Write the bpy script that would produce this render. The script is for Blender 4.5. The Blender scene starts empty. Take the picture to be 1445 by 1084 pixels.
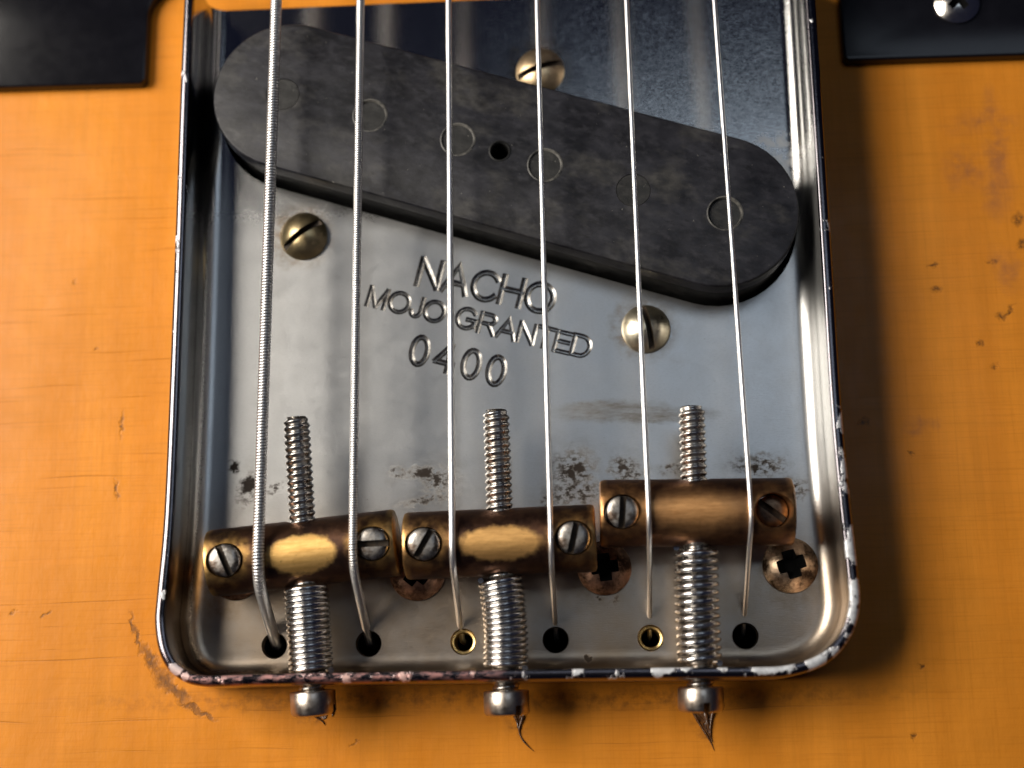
import bpy, bmesh, math, random
import numpy as np
from mathutils import Matrix, Vector
random.seed(7)
rng = np.random.default_rng(7)
S = bpy.context.scene
COL = S.collection
MM = 0.001
PI = math.pi

# ------------------------------------------------------------------ camera
CAM = np.array([10.03, -10.57, 171.29])          # millimetres, guitar lying on its back
TILT, YAW, ROLL, FPX = 0.23237, 0.053445, -0.017247, 2100.0

def _rot(t, y, r):
    cx, sx, cy, sy, cz, sz = math.cos(t), math.sin(t), math.cos(y), math.sin(y), math.cos(r), math.sin(r)
    Rx = np.array([[1, 0, 0], [0, cx, -sx], [0, sx, cx]])
    Ry = np.array([[cy, 0, sy], [0, 1, 0], [-sy, 0, cy]])
    Rz = np.array([[cz, -sz, 0], [sz, cz, 0], [0, 0, 1]])
    return Ry @ Rx @ Rz
RC = _rot(TILT, YAW, ROLL)

def at(px, py, z):
    """the point at height z (mm) seen at photograph pixel px, py"""
    d = RC @ np.array([(px - 722.5) / FPX, -(py - 542) / FPX, -1])
    return CAM + d * ((z - CAM[2]) / d[2])

cd = bpy.data.cameras.new('camera')
cam = bpy.data.objects.new('camera', cd)
COL.objects.link(cam)
M = Matrix([list(RC[i]) + [CAM[i] * MM] for i in range(3)] + [[0, 0, 0, 1]])
cam.matrix_world = M
cd.sensor_width = 36
cd.lens = FPX / 1445 * 36
cd.clip_start = 0.005
cd.clip_end = 50
cd.dof.use_dof = True
cd.dof.focus_distance = 0.170
cd.dof.aperture_fstop = 12.5
S.camera = cam

# ------------------------------------------------------------------ world, lamps, exposure
w = bpy.data.worlds.new('World')
S.world = w
w.use_nodes = True
bg = w.node_tree.nodes['Background']
bg.inputs['Color'].default_value = (0.24, 0.28, 0.62, 1)
bg.inputs['Strength'].default_value = 0.035
S.view_settings.view_transform = 'Standard'
S.view_settings.look = 'None'
S.view_settings.exposure = 0.08
S.view_settings.gamma = 1

def area(name, loc, target, sx, sy, power, color):
    ld = bpy.data.lights.new(name, 'AREA')
    ld.shape = 'RECTANGLE'
    ld.size, ld.size_y = sx * MM, sy * MM
    ld.energy = power
    ld.color = color
    o = bpy.data.objects.new(name, ld)
    COL.objects.link(o)
    o.location = [c * MM for c in loc]
    d = Vector(target) - Vector(loc)
    o.rotation_euler = d.to_track_quat('-Z', 'Y').to_euler()
    return o
# window light from the left, and a soft cool light overhead whose reflection lies in the metal plate
area('window_lamp', (-318, 108, 285), (0, 30, 0), 285, 280, 3.4, (1.0, 0.93, 0.83))
area('overhead_lamp', (125, 188, 600), (125, 188, 0), 265, 175, 0.190, (0.72, 0.85, 1.0))

# ------------------------------------------------------------------ mesh helpers (millimetres in, metres out)
def mesh(name, V, F, mats, smooth=None, midx=None):
    me = bpy.data.meshes.new(name)
    me.from_pydata([(float(a) * MM, float(b) * MM, float(c) * MM) for a, b, c in V], [], [tuple(int(i) for i in f) for f in F])
    for m in (mats if isinstance(mats, (list, tuple)) else [mats]):
        me.materials.append(m)
    if midx is not None:
        me.polygons.foreach_set('material_index', midx)
    if smooth is not None:
        me.polygons.foreach_set('use_smooth', [True] * len(me.polygons))
        me.set_sharp_from_angle(angle=math.radians(smooth))
    me.update()
    return me

def link(name, me, parent=None, loc=None):
    o = bpy.data.objects.new(name, me)
    COL.objects.link(o)
    if parent is not None:
        o.parent = parent
    if loc is not None:
        o.location = [c * MM for c in loc]
    return o

def tag(o, label=None, cat=None, group=None, kind=None):
    for k, v in (('label', label), ('category', cat), ('group', group), ('kind', kind)):
        if v:
            o[k] = v
    return o

def empty(name, loc, label, cat, group=None):
    o = link(name, None, None, loc)
    o.empty_display_size = 0.004
    return tag(o, label, cat, group)

def lathe(prof, n=48, axis='z'):
    """closed surface of revolution; prof = [(r, h)] from bottom axis to top axis"""
    V, F = [], []
    rows = []
    for r, h in prof:
        if r < 1e-6:
            rows.append([len(V)]); V.append((0, 0, h))
        else:
            rows.append(list(range(len(V), len(V) + n)))
            V += [(r * math.cos(2 * PI * k / n), r * math.sin(2 * PI * k / n), h) for k in range(n)]
    for a, b in zip(rows, rows[1:]):
        for k in range(n):
            k2 = (k + 1) % n
            if len(a) == 1:
                F.append((a[0], b[k2], b[k]))
            elif len(b) == 1:
                F.append((a[k], a[k2], b[0]))
            else:
                F.append((a[k], a[k2], b[k2], b[k]))
    if axis == 'x':
        V = [(z, x, y) for x, y, z in V]
    if axis == 'y':
        V = [(y, z, x) for x, y, z in V]
    return V, F

def prism(poly, z0, z1):
    n = len(poly)
    V = [(x, y, z0) for x, y in poly] + [(x, y, z1) for x, y in poly]
    F = [tuple(range(n - 1, -1, -1)), tuple(range(n, 2 * n))]
    F += [(i, (i + 1) % n, n + (i + 1) % n, n + i) for i in range(n)]
    return V, F

def bevel_prism(poly, z0, z1, bv, steps=3):
    """extruded polygon (counter-clockwise) with a rounded top edge"""
    P = np.array(poly, float)
    n = len(P)
    t = np.roll(P, -1, 0) - np.roll(P, 1, 0)
    t /= np.linalg.norm(t, axis=1)[:, None]
    inn = np.c_[-t[:, 1], t[:, 0]]
    rings = [(0, z0)]
    for k in range(steps + 1):
        a = k / steps * PI / 2
        rings.append((bv * (1 - math.cos(a)), z1 - bv + bv * math.sin(a)))
    V, F = [], []
    for d, z in rings:
        Q = P + inn * d
        V += [(x, y, z) for x, y in Q]
    for r in range(len(rings) - 1):
        for i in range(n):
            j = (i + 1) % n
            F.append((r * n + i, r * n + j, (r + 1) * n + j, (r + 1) * n + i))
    F.append(tuple(range(n - 1, -1, -1)))
    m = (len(rings) - 1) * n
    F.append(tuple(range(m, m + n)))
    return V, F

def box(cx, cy, cz, sx, sy, sz):
    V = [(cx + a * sx / 2, cy + b * sy / 2, cz + c * sz / 2) for a in (-1, 1) for b in (-1, 1) for c in (-1, 1)]
    F = [(0, 1, 3, 2), (4, 6, 7, 5), (0, 4, 5, 1), (2, 3, 7, 6), (0, 2, 6, 4), (1, 5, 7, 3)]
    return V, F

def xf(VF, rz=0.0, t=(0, 0, 0), rx=0.0):
    V, F = VF
    m = Matrix.Translation(t) @ Matrix.Rotation(rz, 4, 'Z') @ Matrix.Rotation(rx, 4, 'X')
    return [tuple(m @ Vector(v)) for v in V], F

def join(parts):
    V, F = [], []
    for v, f in parts:
        o = len(V)
        V += list(v)
        F += [tuple(i + o for i in q) for q in f]
    return V, F

def cut(me, cutters, mat=None, smooth=35):
    """boolean difference of (V, F) bodies (none touching another within one list) from a mesh"""
    a = bpy.data.objects.new('tmp_a', me)
    COL.objects.link(a)
    V, F = join(cutters)
    cm = mesh('tmp_c', V, F, mat if mat else me.materials[0])
    bm = bmesh.new(); bm.from_mesh(cm); bmesh.ops.recalc_face_normals(bm, faces=bm.faces); bm.to_mesh(cm); bm.free()
    b = bpy.data.objects.new('tmp_b', cm)
    COL.objects.link(b)
    md = a.modifiers.new('b', 'BOOLEAN')
    md.operation = 'DIFFERENCE'
    md.solver = 'EXACT'
    md.material_mode = 'TRANSFER'
    md.object = b
    dg = bpy.context.evaluated_depsgraph_get()
    dg.update()
    out = bpy.data.meshes.new_from_object(a.evaluated_get(dg))
    out.name = me.name
    if len(out.polygons) == 0:
        out = me.copy()
    bpy.data.objects.remove(a); bpy.data.objects.remove(b)
    bpy.data.meshes.remove(cm)
    out.polygons.foreach_set('use_smooth', [True] * len(out.polygons))
    out.set_sharp_from_angle(angle=math.radians(smooth))
    return out

def frames(P):
    P = np.asarray(P, float)
    T = np.gradient(P, axis=0)
    T /= np.linalg.norm(T, axis=1)[:, None]
    n = np.array([1.0, 0, 0]); N = []
    for t in T:
        n = n - t * n.dot(t); n /= np.linalg.norm(n); N.append(n)
    N = np.array(N)
    return P, T, N, np.cross(T, N)

def tube(P, r, n=12, caps=True):
    P, T, N, B = frames(P)
    r = np.broadcast_to(r, len(P))
    V, F = [], []
    for i in range(len(P)):
        for k in range(n):
            a = 2 * PI * k / n
            V.append(P[i] + r[i] * (math.cos(a) * N[i] + math.sin(a) * B[i]))
    for i in range(len(P) - 1):
        for k in range(n):
            F.append((i * n + k, i * n + (k + 1) % n, (i + 1) * n + (k + 1) % n, (i + 1) * n + k))
    if caps:
        F.append(tuple(range(n - 1, -1, -1)))
        F.append(tuple(range(len(V) - n, len(V))))
    return V, F

def resample(P, step):
    P = np.asarray(P, float)
    d = np.r_[0, np.cumsum(np.linalg.norm(np.diff(P, axis=0), axis=1))]
    s = np.arange(0, d[-1], step)
    return np.c_[[np.interp(s, d, P[:, k]) for k in range(3)]].T, d[-1]

def helix_on(P, R, rw, pitch, seg=10, sides=5):
    """round wire wound about the centre line P"""
    Q, L = resample(P, pitch / seg)
    Q, T, N, B = frames(Q)
    a = 2 * PI * np.arange(len(Q)) / seg
    out = np.cos(a)[:, None] * N + np.sin(a)[:, None] * B
    C = Q + R * out
    V = []; F = []
    for k in range(sides):
        b = 2 * PI * k / sides
        V.append(C + rw * (math.cos(b) * out + math.sin(b) * T))
    V = np.stack(V, 1).reshape(-1, 3)
    n = len(Q)
    for i in range(n - 1):
        for k in range(sides):
            F.append((i * sides + k, i * sides + (k + 1) % sides, (i + 1) * sides + (k + 1) % sides, (i + 1) * sides + k))
    F.append(tuple(range(sides - 1, -1, -1))); F.append(tuple(range((n - 1) * sides, n * sides)))
    return V, F

def spline(pts, per=8):
    P = np.array(pts, float)
    P = np.vstack([2 * P[0] - P[1], P, 2 * P[-1] - P[-2]])
    out = []
    for i in range(1, len(P) - 2):
        for k in range(per):
            t = k / per
            a, b, c, d = P[i - 1], P[i], P[i + 1], P[i + 2]
            out.append(.5 * (2 * b + (c - a) * t + (2 * a - 5 * b + 4 * c - d) * t * t + (3 * b - a - 3 * c + d) * t ** 3))
    out.append(P[-2])
    return np.array(out)

# ------------------------------------------------------------------ material helpers
class Mat:
    def __init__(s, name, rough=.4, metal=0., color=(.5, .5, .5)):
        s.m = bpy.data.materials.new(name)
        s.m.use_nodes = True
        s.t = s.m.node_tree
        s.b = s.t.nodes['Principled BSDF']
        s.b.inputs['Base Color'].default_value = (*color, 1)
        s.b.inputs['Roughness'].default_value = rough
        s.b.inputs['Metallic'].default_value = metal
        tc = s.t.nodes.new('ShaderNodeTexCoord')
        v = s.n('ShaderNodeVectorMath', operation='SCALE')
        s.t.links.new(tc.outputs['Object'], v.inputs[0])
        v.inputs['Scale'].default_value = 1000
        s.co = v.outputs[0]                       # object coordinates in millimetres
        s.h = None
    def n(s, t, **k):
        x = s.t.nodes.new(t)
        for a, b in k.items():
            setattr(x, a, b)
        return x
    def put(s, sock, v):
        if isinstance(v, (int, float)):
            sock.default_value = v
        elif isinstance(v, (tuple, list)):
            sock.default_value = (*v, 1) if len(v) == 3 and sock.type == 'RGBA' else v
        else:
            s.t.links.new(v, sock)
    def map(s, scale=(1, 1, 1), loc=(0, 0, 0), rot=0.0, src=None, inv=False):
        x = s.n('ShaderNodeMapping', vector_type='TEXTURE' if inv else 'POINT')
        s.t.links.new(src or s.co, x.inputs['Vector'])
        x.inputs['Location'].default_value = loc
        x.inputs['Rotation'].default_value = (0, 0, rot)
        x.inputs['Scale'].default_value = scale
        return x.outputs[0]
    def noise(s, scale=1., detail=4., rough=.55, vec=None, dist=0., col=False):
        x = s.n('ShaderNodeTexNoise')
        s.t.links.new(vec or s.co, x.inputs['Vector'])
        x.inputs['Scale'].default_value = scale
        x.inputs['Detail'].default_value = detail
        x.inputs['Roughness'].default_value = rough
        x.inputs['Distortion'].default_value = dist
        return x.outputs['Color' if col else 'Fac']
    def ramp(s, v, a, b, lo=0., hi=1., smooth=False):
        x = s.n('ShaderNodeMapRange')
        if smooth:
            x.interpolation_type = 'SMOOTHSTEP'
        s.put(x.inputs[0], v)
        for i, q in enumerate((a, b, lo, hi)):
            x.inputs[i + 1].default_value = q
        return x.outputs[0]
    def math(s, op, a, b=0., c=0.):
        x = s.n('ShaderNodeMath', operation=op)
        s.put(x.inputs[0], a); s.put(x.inputs[1], b); s.put(x.inputs[2], c)
        return x.outputs[0]
    def mix(s, f, a, b):
        x = s.n('ShaderNodeMix', data_type='RGBA')
        s.put(x.inputs[0], f); s.put(x.inputs[6], a); s.put(x.inputs[7], b)
        return x.outputs[2]
    def mixf(s, f, a, b):
        x = s.n('ShaderNodeMix', data_type='FLOAT')
        s.put(x.inputs[0], f); s.put(x.inputs[2], a); s.put(x.inputs[3], b)
        return x.outputs[0]
    def xyz(s, src=None):
        x = s.n('ShaderNodeSeparateXYZ')
        s.t.links.new(src or s.co, x.inputs[0])
        return x.outputs
    def warp(s, scale, amt, detail=3.):
        """coordinates pushed about by noise"""
        c = s.noise(scale, detail, .6, col=True)
        a = s.n('ShaderNodeVectorMath', operation='SUBTRACT'); s.t.links.new(c, a.inputs[0]); a.inputs[1].default_value = (.5, .5, .5)
        b = s.n('ShaderNodeVectorMath', operation='SCALE'); s.t.links.new(a.outputs[0], b.inputs[0]); b.inputs['Scale'].default_value = amt
        d = s.n('ShaderNodeVectorMath', operation='ADD'); s.t.links.new(s.co, d.inputs[0]); s.t.links.new(b.outputs[0], d.inputs[1])
        return d.outputs[0]
    def spots(s, lst, src, soft=.35):
        """1 inside any of the flat ellipses (cx, cy, rx, ry, rot), 0 outside; heights ignored"""
        out = None
        fl = s.n('ShaderNodeVectorMath', operation='MULTIPLY'); s.put(fl.inputs[0], src); fl.inputs[1].default_value = (1, 1, 0)
        fl = fl.outputs[0]
        for cx, cy, rx, ry, ro in sorted(lst, key=lambda q: abs(q[4]) > .12):
            if abs(rx / ry - 1) < .3:                                  # round
                d = s.n('ShaderNodeVectorMath', operation='DISTANCE'); s.put(d.inputs[0], fl); d.inputs[1].default_value = (cx, cy, 0)
                l = s.math('MULTIPLY', d.outputs['Value'], 2 / (rx + ry))
            elif abs(ro) <= .12:                                       # upright ellipse
                v = s.n('ShaderNodeVectorMath', operation='MULTIPLY_ADD'); s.put(v.inputs[0], fl)
                v.inputs[1].default_value = (1 / rx, 1 / ry, 0); v.inputs[2].default_value = (-cx / rx, -cy / ry, 0)
                d = s.n('ShaderNodeVectorMath', operation='LENGTH'); s.put(d.inputs[0], v.outputs[0]); l = d.outputs['Value']
            else:
                q = s.n('ShaderNodeVectorMath', operation='MULTIPLY_ADD')   # chained to the last spot so that few values are live at once
                s.put(q.inputs[0], src); q.inputs[1].default_value = (1, 1, 0)
                if out is not None:
                    k = s.n('ShaderNodeCombineXYZ'); s.put(k.inputs[0], s.math('MULTIPLY', out, 1e-7)); s.t.links.new(k.outputs[0], q.inputs[2])
                v = s.map((rx, ry, 1), (cx, cy, 0), ro, q.outputs[0], inv=True)
                d = s.n('ShaderNodeVectorMath', operation='LENGTH'); s.t.links.new(v, d.inputs[0]); l = d.outputs['Value']
            out = l if out is None else s.math('MINIMUM', out, l)
        return s.ramp(out, 1 - soft, 1 + soft, 1, 0)
    def bump(s, h, strength=.3, dist=.1):
        x = s.n('ShaderNodeBump')
        x.inputs['Strength'].default_value = strength
        x.inputs['Distance'].default_value = dist * MM
        s.put(x.inputs['Height'], h)
        if s.h is not None:
            s.t.links.new(s.h, x.inputs['Normal'])
        s.h = x.outputs[0]
        s.t.links.new(s.h, s.b.inputs['Normal'])
    def set(s, **k):
        for a, v in k.items():
            s.put(s.b.inputs[{'color': 'Base Color', 'rough': 'Roughness', 'metal': 'Metallic', 'coat': 'Coat Weight',
                              'coat_rough': 'Coat Roughness', 'spec': 'Specular IOR Level', 'aniso': 'Anisotropic'}[a]], v)
        return s

def px_spots(lst, z):
    """photograph pixel ellipses (px, py, half width, half height, angle) as millimetres on the plane z"""
    out = []
    for px, py, a, b, ro in lst:
        p = at(px, py, z)
        k = np.linalg.norm(at(px + 1, py, z) - p); q = np.linalg.norm(at(px, py + 1, z) - p)
        out.append((p[0], p[1], a * k, b * q, ro))
    return out

# ---- amber lacquered wood
m = Mat('amber_lacquered_wood')
band = m.noise(.16, 3, .5, m.map((1, .06, 1)))
streak = m.noise(1.2, 4, .6, m.map((.9, .035, 1)))
cross = m.noise(.5, 4, .6, m.map((.06, 1.4, 1)))
blot = m.noise(.05, 3, .5)
c = m.mix(m.ramp(band, .3, .7), (.575, .195, .016), (.705, .256, .026))
c = m.mix(m.ramp(streak, .4, .75, 0, .30), c, (.45, .17, .018))
c = m.mix(m.ramp(cross, .45, .75, 0, .30), c, (.50, .19, .02))
c = m.mix(m.ramp(blot, .42, .66, 0, .40), c, (.47, .165, .014))
hatch = m.noise(2.4, 3, .6, m.map((.05, 1.5, 1), (4, 0, 0)))
c = m.mix(m.ramp(hatch, .52, .72, 0, .30), c, (.40, .13, .010))
hatch2 = m.noise(3.0, 3, .6, m.map((1.4, .04, 1), (4, 9, 0)))
c = m.mix(m.ramp(hatch2, .52, .72, 0, .22), c, (.42, .14, .010))
# fine lacquer checking: thin dark lines running across
wv = m.warp(.05, 1.6, 2.)
yy = m.xyz(wv)
def crack(period, phase, width, lo, hi, sc):
    f = m.math('FRACT', m.math('ADD', m.math('DIVIDE', yy[1], period), phase))
    d = m.math('ABSOLUTE', m.math('SUBTRACT', f, .5))
    ln = m.ramp(d, 0, width / period, 1, 0)
    return m.math('MULTIPLY', ln, m.ramp(m.noise(sc, 3, .6, m.map((.5, 1.2, 1), (phase * 40, 0, 0))), lo, hi))
cr = m.math('MAXIMUM', crack(4.3, .17, .09, .50, .64, .09), crack(7.1, .63, .10, .49, .62, .07))
cr = m.math('MAXIMUM', cr, crack(2.7, .4, .07, .54, .66, .11))
xx = m.xyz()
cr = m.math('MULTIPLY', cr, m.ramp(xx[0], 10, 45, 1, .25))
c = m.mix(m.math('MULTIPLY', cr, .6), c, (.22, .07, .008))
# worn specks, dents and stains
w1 = m.warp(1.1, 1.4)
w2 = m.warp(.5, 2.6)
dots = px_spots([(1317, 375, 9, 4, .2), (1322, 408, 9, 6, .1), (1400, 370, 10, 4, .1), (1414, 447, 9, 7, .5), (1384, 484, 7, 5, 0),
                 (1404, 517, 8, 5, .2), (1437, 310, 9, 12, 0), (1443, 345, 9, 9, 0), (1425, 440, 14, 4, .9), (1218, 597, 10, 7, 0), (1288, 640, 4, 4, 0),
                 (1301, 940, 5, 5, 0), (1290, 1040, 5, 4, .5),
                 (107, 398, 5, 5, .4), (135, 492, 5, 3, 0), (65, 868, 8, 3, .5), (20, 863, 6, 4, .3), (500, 1048, 9, 3, .5),
                 (165, 690, 3, 18, .15), (172, 600, 3, 22, -.1)], -1.2)
dm = m.spots([(a, b, p * .72, q * .72, r_) for a, b, p, q, r_ in dots], w1, .55)
c = m.mix(m.math('MULTIPLY', dm, m.ramp(m.noise(1.3, 5, .75), .38, .58, .0, .85)), c, (.075, .033, .012))
st = px_spots([(1408, 220, 16, 60, .05), (1405, 270, 14, 32, 0), (1385, 175, 40, 14, .1), (1400, 165, 10, 30, 0), (1420, 380, 14, 26, .3), (1360, 240, 25, 20, 0), (1300, 600, 18, 9, 0)], -1.2)
sm = m.math('MULTIPLY', m.spots(st, w2, .7), m.ramp(m.noise(.45, 4, .6), .3, .6))
c = m.mix(m.math('MULTIPLY', sm, .62), c, (.24, .095, .045))
# gouge worn down to the wood beside the plate's corner
gg = px_spots([(192, 892, 4, 26, .35), (213, 930, 11, 25, .55), (245, 972, 10, 28, .85), (280, 1003, 5, 28, 1.15), (232, 958, 14, 16, .6)], -1.2)
g = m.math('MULTIPLY', m.spots([(a, b, p * .8, q, r_) for a, b, p, q, r_ in gg], m.warp(.9, 2.2, 5), .4), m.ramp(m.noise(1.1, 5, .75), .28, .42))
c = m.mix(m.math('MULTIPLY', g, m.ramp(m.noise(1.4, 5, .7, m.map((1, .6, 1), rot=.8)), .3, .62, .5, .95)), c, (.16, .07, .025))
dirt = px_spots([(443, 1012, 20, 9, 0), (730, 1022, 16, 16, 0), (992, 1018, 13, 24, .1), (1000, 1036, 7, 14, 0), (540, 985, 330, 14, 0), (870, 985, 330, 14, 0)], -1.2)  # dirt at the screw heads, plus a darker strip along the rear wall
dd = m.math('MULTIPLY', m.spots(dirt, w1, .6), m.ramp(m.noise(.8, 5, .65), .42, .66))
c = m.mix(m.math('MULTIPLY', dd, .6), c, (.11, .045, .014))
m.set(color=c, rough=m.ramp(m.noise(.4, 5, .6), .3, .7, .30, .46), coat=.05, coat_rough=.10, spec=.12)
m.bump(m.noise(.14, 3, .5), .35, .5)
m.bump(m.noise(2.2, 5, .6, m.map((1, .5, 1))), .16, .12)
m.bump(m.math('MULTIPLY', m.math('MAXIMUM', m.math('MULTIPLY', cr, .35), m.math('MAXIMUM', g, m.math('MULTIPLY', dm, .5))), -1.0), .5, .14)
WOOD = m.m

# ---- worn nickel plate
m = Mat('worn_nickel_plate', .3, 1.)
X = m.xyz()
cl = m.noise(.09, 4, .55)
fine = m.noise(2.6, 4, .7, m.map((1, 2.6, 1), rot=.5))
scr = m.noise(1.6, 2, .7, m.map((.5, 7, 1), rot=-.35))
c = m.mix(m.ramp(cl, .35, .65), (.50, .50, .495), (.455, .455, .45))
c = m.mix(m.ramp(fine, .50, .75, 0, .35), c, (.30, .29, .27))
# browner towards the string end, unevenly
tn = m.math('MULTIPLY', m.ramp(X[1], 4, 21, 1, 0, True), m.ramp(m.noise(.13, 4, .6), .25, .7, .55, 1))
c = m.mix(m.math('MULTIPLY', tn, .9), c, (.33, .235, .145))
wp = m.warp(.9, 2.4, 4)
pits = px_spots([(602, 668, 30, 9, -.1), (622, 676, 24, 16, .2), (560, 668, 10, 9, 0), (605, 705, 38, 7, .2), (810, 664, 30, 24, 0), (812, 695, 38, 16, 0),
                 (880, 660, 20, 13, 0), (890, 672, 22, 6, .3), (1072, 658, 34, 13, 0), (1110, 690, 26, 14, 0), (950, 662, 20, 6, 0),
                 (350, 690, 12, 20, -.3), (388, 690, 14, 8, .6), (330, 660, 7, 8, 0), (770, 705, 10, 9, 0), (690, 896, 10, 4, .5), (700, 905, 6, 3, 0), (830, 930, 6, 5, 0),
                 (868, 848, 10, 5, .8), (845, 845, 6, 4, 0)], 0)
pm = m.spots(pits, wp, .45)
pn = m.ramp(m.noise(1.3, 5, .75, m.map((1, 1.3, 1))), .45, .56)
core = px_spots([(598, 667, 13, 8, 0), (590, 668, 8, 3, 0), (615, 676, 6, 7, 0), (818, 660, 9, 7, 0), (805, 668, 8, 8, 0), (330, 660, 6, 6, 0), (830, 930, 5, 4, 0), (1066, 660, 4, 8, 0), (880, 662, 7, 4, 0), (352, 684, 9, 12, 0)], 0)
pit = m.math('MAXIMUM', m.math('MULTIPLY', pm, pn), m.spots(core, m.warp(1.3, 1.8, 4), .2))
scuff = px_spots([(862, 580, 72, 13, -.02), (930, 586, 70, 10, -.05), (845, 575, 46, 10, 0)], 0)
sc_ = m.math('MULTIPLY', m.spots(scuff, m.warp(1.4, 1.3, 5), .35), m.ramp(m.noise(.9, 5, .7, m.map((.45, 2.0, 1), rot=.25)), .28, .66))
ring = px_spots([(425, 332, 46, 42, 0), (910, 462, 44, 42, 0), (760, 97, 46, 38, 0), (1117, 805, 50, 44, 0), (853, 812, 44, 36, 0), (588, 822, 44, 34, 0), (312, 838, 44, 32, 0)], 0)
rg = m.math('MULTIPLY', m.spots(ring, wp, .25), m.ramp(m.noise(.9, 4, .7), .4, .62, .1, .75))
halo = m.math('MULTIPLY', m.spots([(a, b, p * 1.25, q * 1.5, r_) for a, b, p, q, r_ in pits[:12]], wp, .8), m.ramp(m.noise(.55, 5, .7), .36, .66))
c = m.mix(m.math('MULTIPLY', halo, .55), c, (.20, .165, .13))
c = m.mix(rg, c, (.27, .20, .13))
c = m.mix(m.math('MULTIPLY', sc_, .85), c, (.17, .15, .125))
c = m.mix(m.math('MULTIPLY', pit, .95), c, (.04, .03, .024))
# scattered flecks
fl = m.ramp(m.noise(1.7, 3, .6, m.map((1, 2.2, 1), (3, 7, 0), .4)), .70, .74)
c = m.mix(m.math('MULTIPLY', fl, .55), c, (.20, .17, .14))
# wall tops: dark oxidised coat, chipped through to bright metal mostly at the right rear corner
top = m.ramp(X[2], 7.7, 8.0, 0, 1)
chn = m.noise(.42, 5, .66, m.map((1, .7, 1)))
bias = m.math('MULTIPLY', m.ramp(X[0], 12, 30, 0, 1), m.ramp(X[1], 36, 2, -.02, .05))
bias = m.math('ADD', bias, m.math('MULTIPLY', m.ramp(X[0], -32, -36, 0, 1), m.ramp(X[1], 4, -1, -.05, -.01)))
chn = m.math('ADD', chn, m.math('MULTIPLY', m.spots(px_spots([(902, 946, 9, 5, 0), (945, 944, 26, 6, 0), (1021, 943, 9, 6, 0), (1096, 942, 34, 8, 0), (1150, 935, 16, 10, 0), (1185, 925, 12, 14, 0),
                  (1208, 850, 12, 34, 0), (1205, 770, 12, 26, 0), (1196, 660, 9, 14, 0), (1189, 600, 7, 16, 0), (248, 945, 9, 9, 0), (262, 955, 9, 7, 0), (232, 838, 5, 8, 0)], 8.6), m.warp(.5, 1.0, 4), .4), .17))
chips = m.math('MULTIPLY', top, m.ramp(m.math('ADD', chn, bias), .60, .655))
cop = m.math('MULTIPLY', m.ramp(X[0], 2, -2, 0, 1), m.ramp(X[1], -1, -4, 0, 1))
copn = m.math('MULTIPLY', cop, m.ramp(m.noise(1.1, 5, .75, m.map((.6, 1.5, 1))), .44, .56))
c = m.mix(m.math('MULTIPLY', top, .95), c, m.mix(copn, (.13, .12, .135), (.36, .18, .17)))
c = m.mix(chips, c, m.mix(cop, m.mix(m.ramp(m.noise(1.6, 4, .7), .35, .65), (.80, .82, .84), (.50, .51, .53)), (.60, .38, .34)))
r = m.ramp(m.noise(.35, 4, .6), .3, .7, .285, .325)
r = m.math('ADD', r, m.ramp(fine, .45, .8, 0, .07))
r = m.mixf(m.ramp(X[2], .15, 1.2, 0, 1), r, m.ramp(X[0], -30, 10, .20, .44))
r = m.mixf(m.ramp(X[1], 50, 60, 0, .93), r, .10)
r = m.mixf(m.math('MULTIPLY', top, .7), r, .14)
wpch = m.math('MULTIPLY', m.spots(px_spots([(1088, 205, 30, 24, 0), (1105, 235, 26, 34, 0)], 0), m.warp(.5, 3.0, 5), .5), m.ramp(m.noise(.8, 5, .7), .36, .62))
r = m.mixf(wpch, r, .46)
r = m.mixf(pit, r, .7)
r = m.mixf(sc_, r, .46)
r = m.mixf(m.math('MULTIPLY', copn, top), r, .5)
r = m.mixf(chips, r, .5)
m.set(color=c, rough=r)
m.b.inputs['Metallic'].default_value = 1
mt = m.math('SUBTRACT', 1.0, m.math('MULTIPLY', chips, .55))
m.set(metal=mt)
m.bump(m.noise(.10, 2, .5), .05, .4)
m.bump(fine, .17, .05)
m.bump(scr, .20, .05)
m.bump(m.math('MULTIPLY', pit, m.noise(3, 4, .7)), -.9, .5)
m.bump(m.math('MULTIPLY', sc_, m.noise(1.8, 4, .7, m.map((.5, 1.6, 1)))), .25, .12)
m.bump(chips, .5, .15)
PLATE = m.m

m = Mat('stamped_groove_metal', .25, 1.)
m.set(color=m.mix(m.ramp(m.noise(1.5, 4, .6), .35, .65), (.40, .39, .37), (.22, .21, .20)))
GROOVE = m.m

# ---- black plastics and fibre
m = Mat('black_pickguard', .2)
m.set(color=m.mix(m.ramp(m.noise(.3, 4, .6), .4, .7), (.004, .004, .006), (.0055, .0055, .008)), rough=m.ramp(m.noise(.6, 5, .6), .3, .7, .17, .20), spec=.3)
m.bump(m.noise(1.5, 4, .6), .03, .05)
GUARD = m.m

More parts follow.
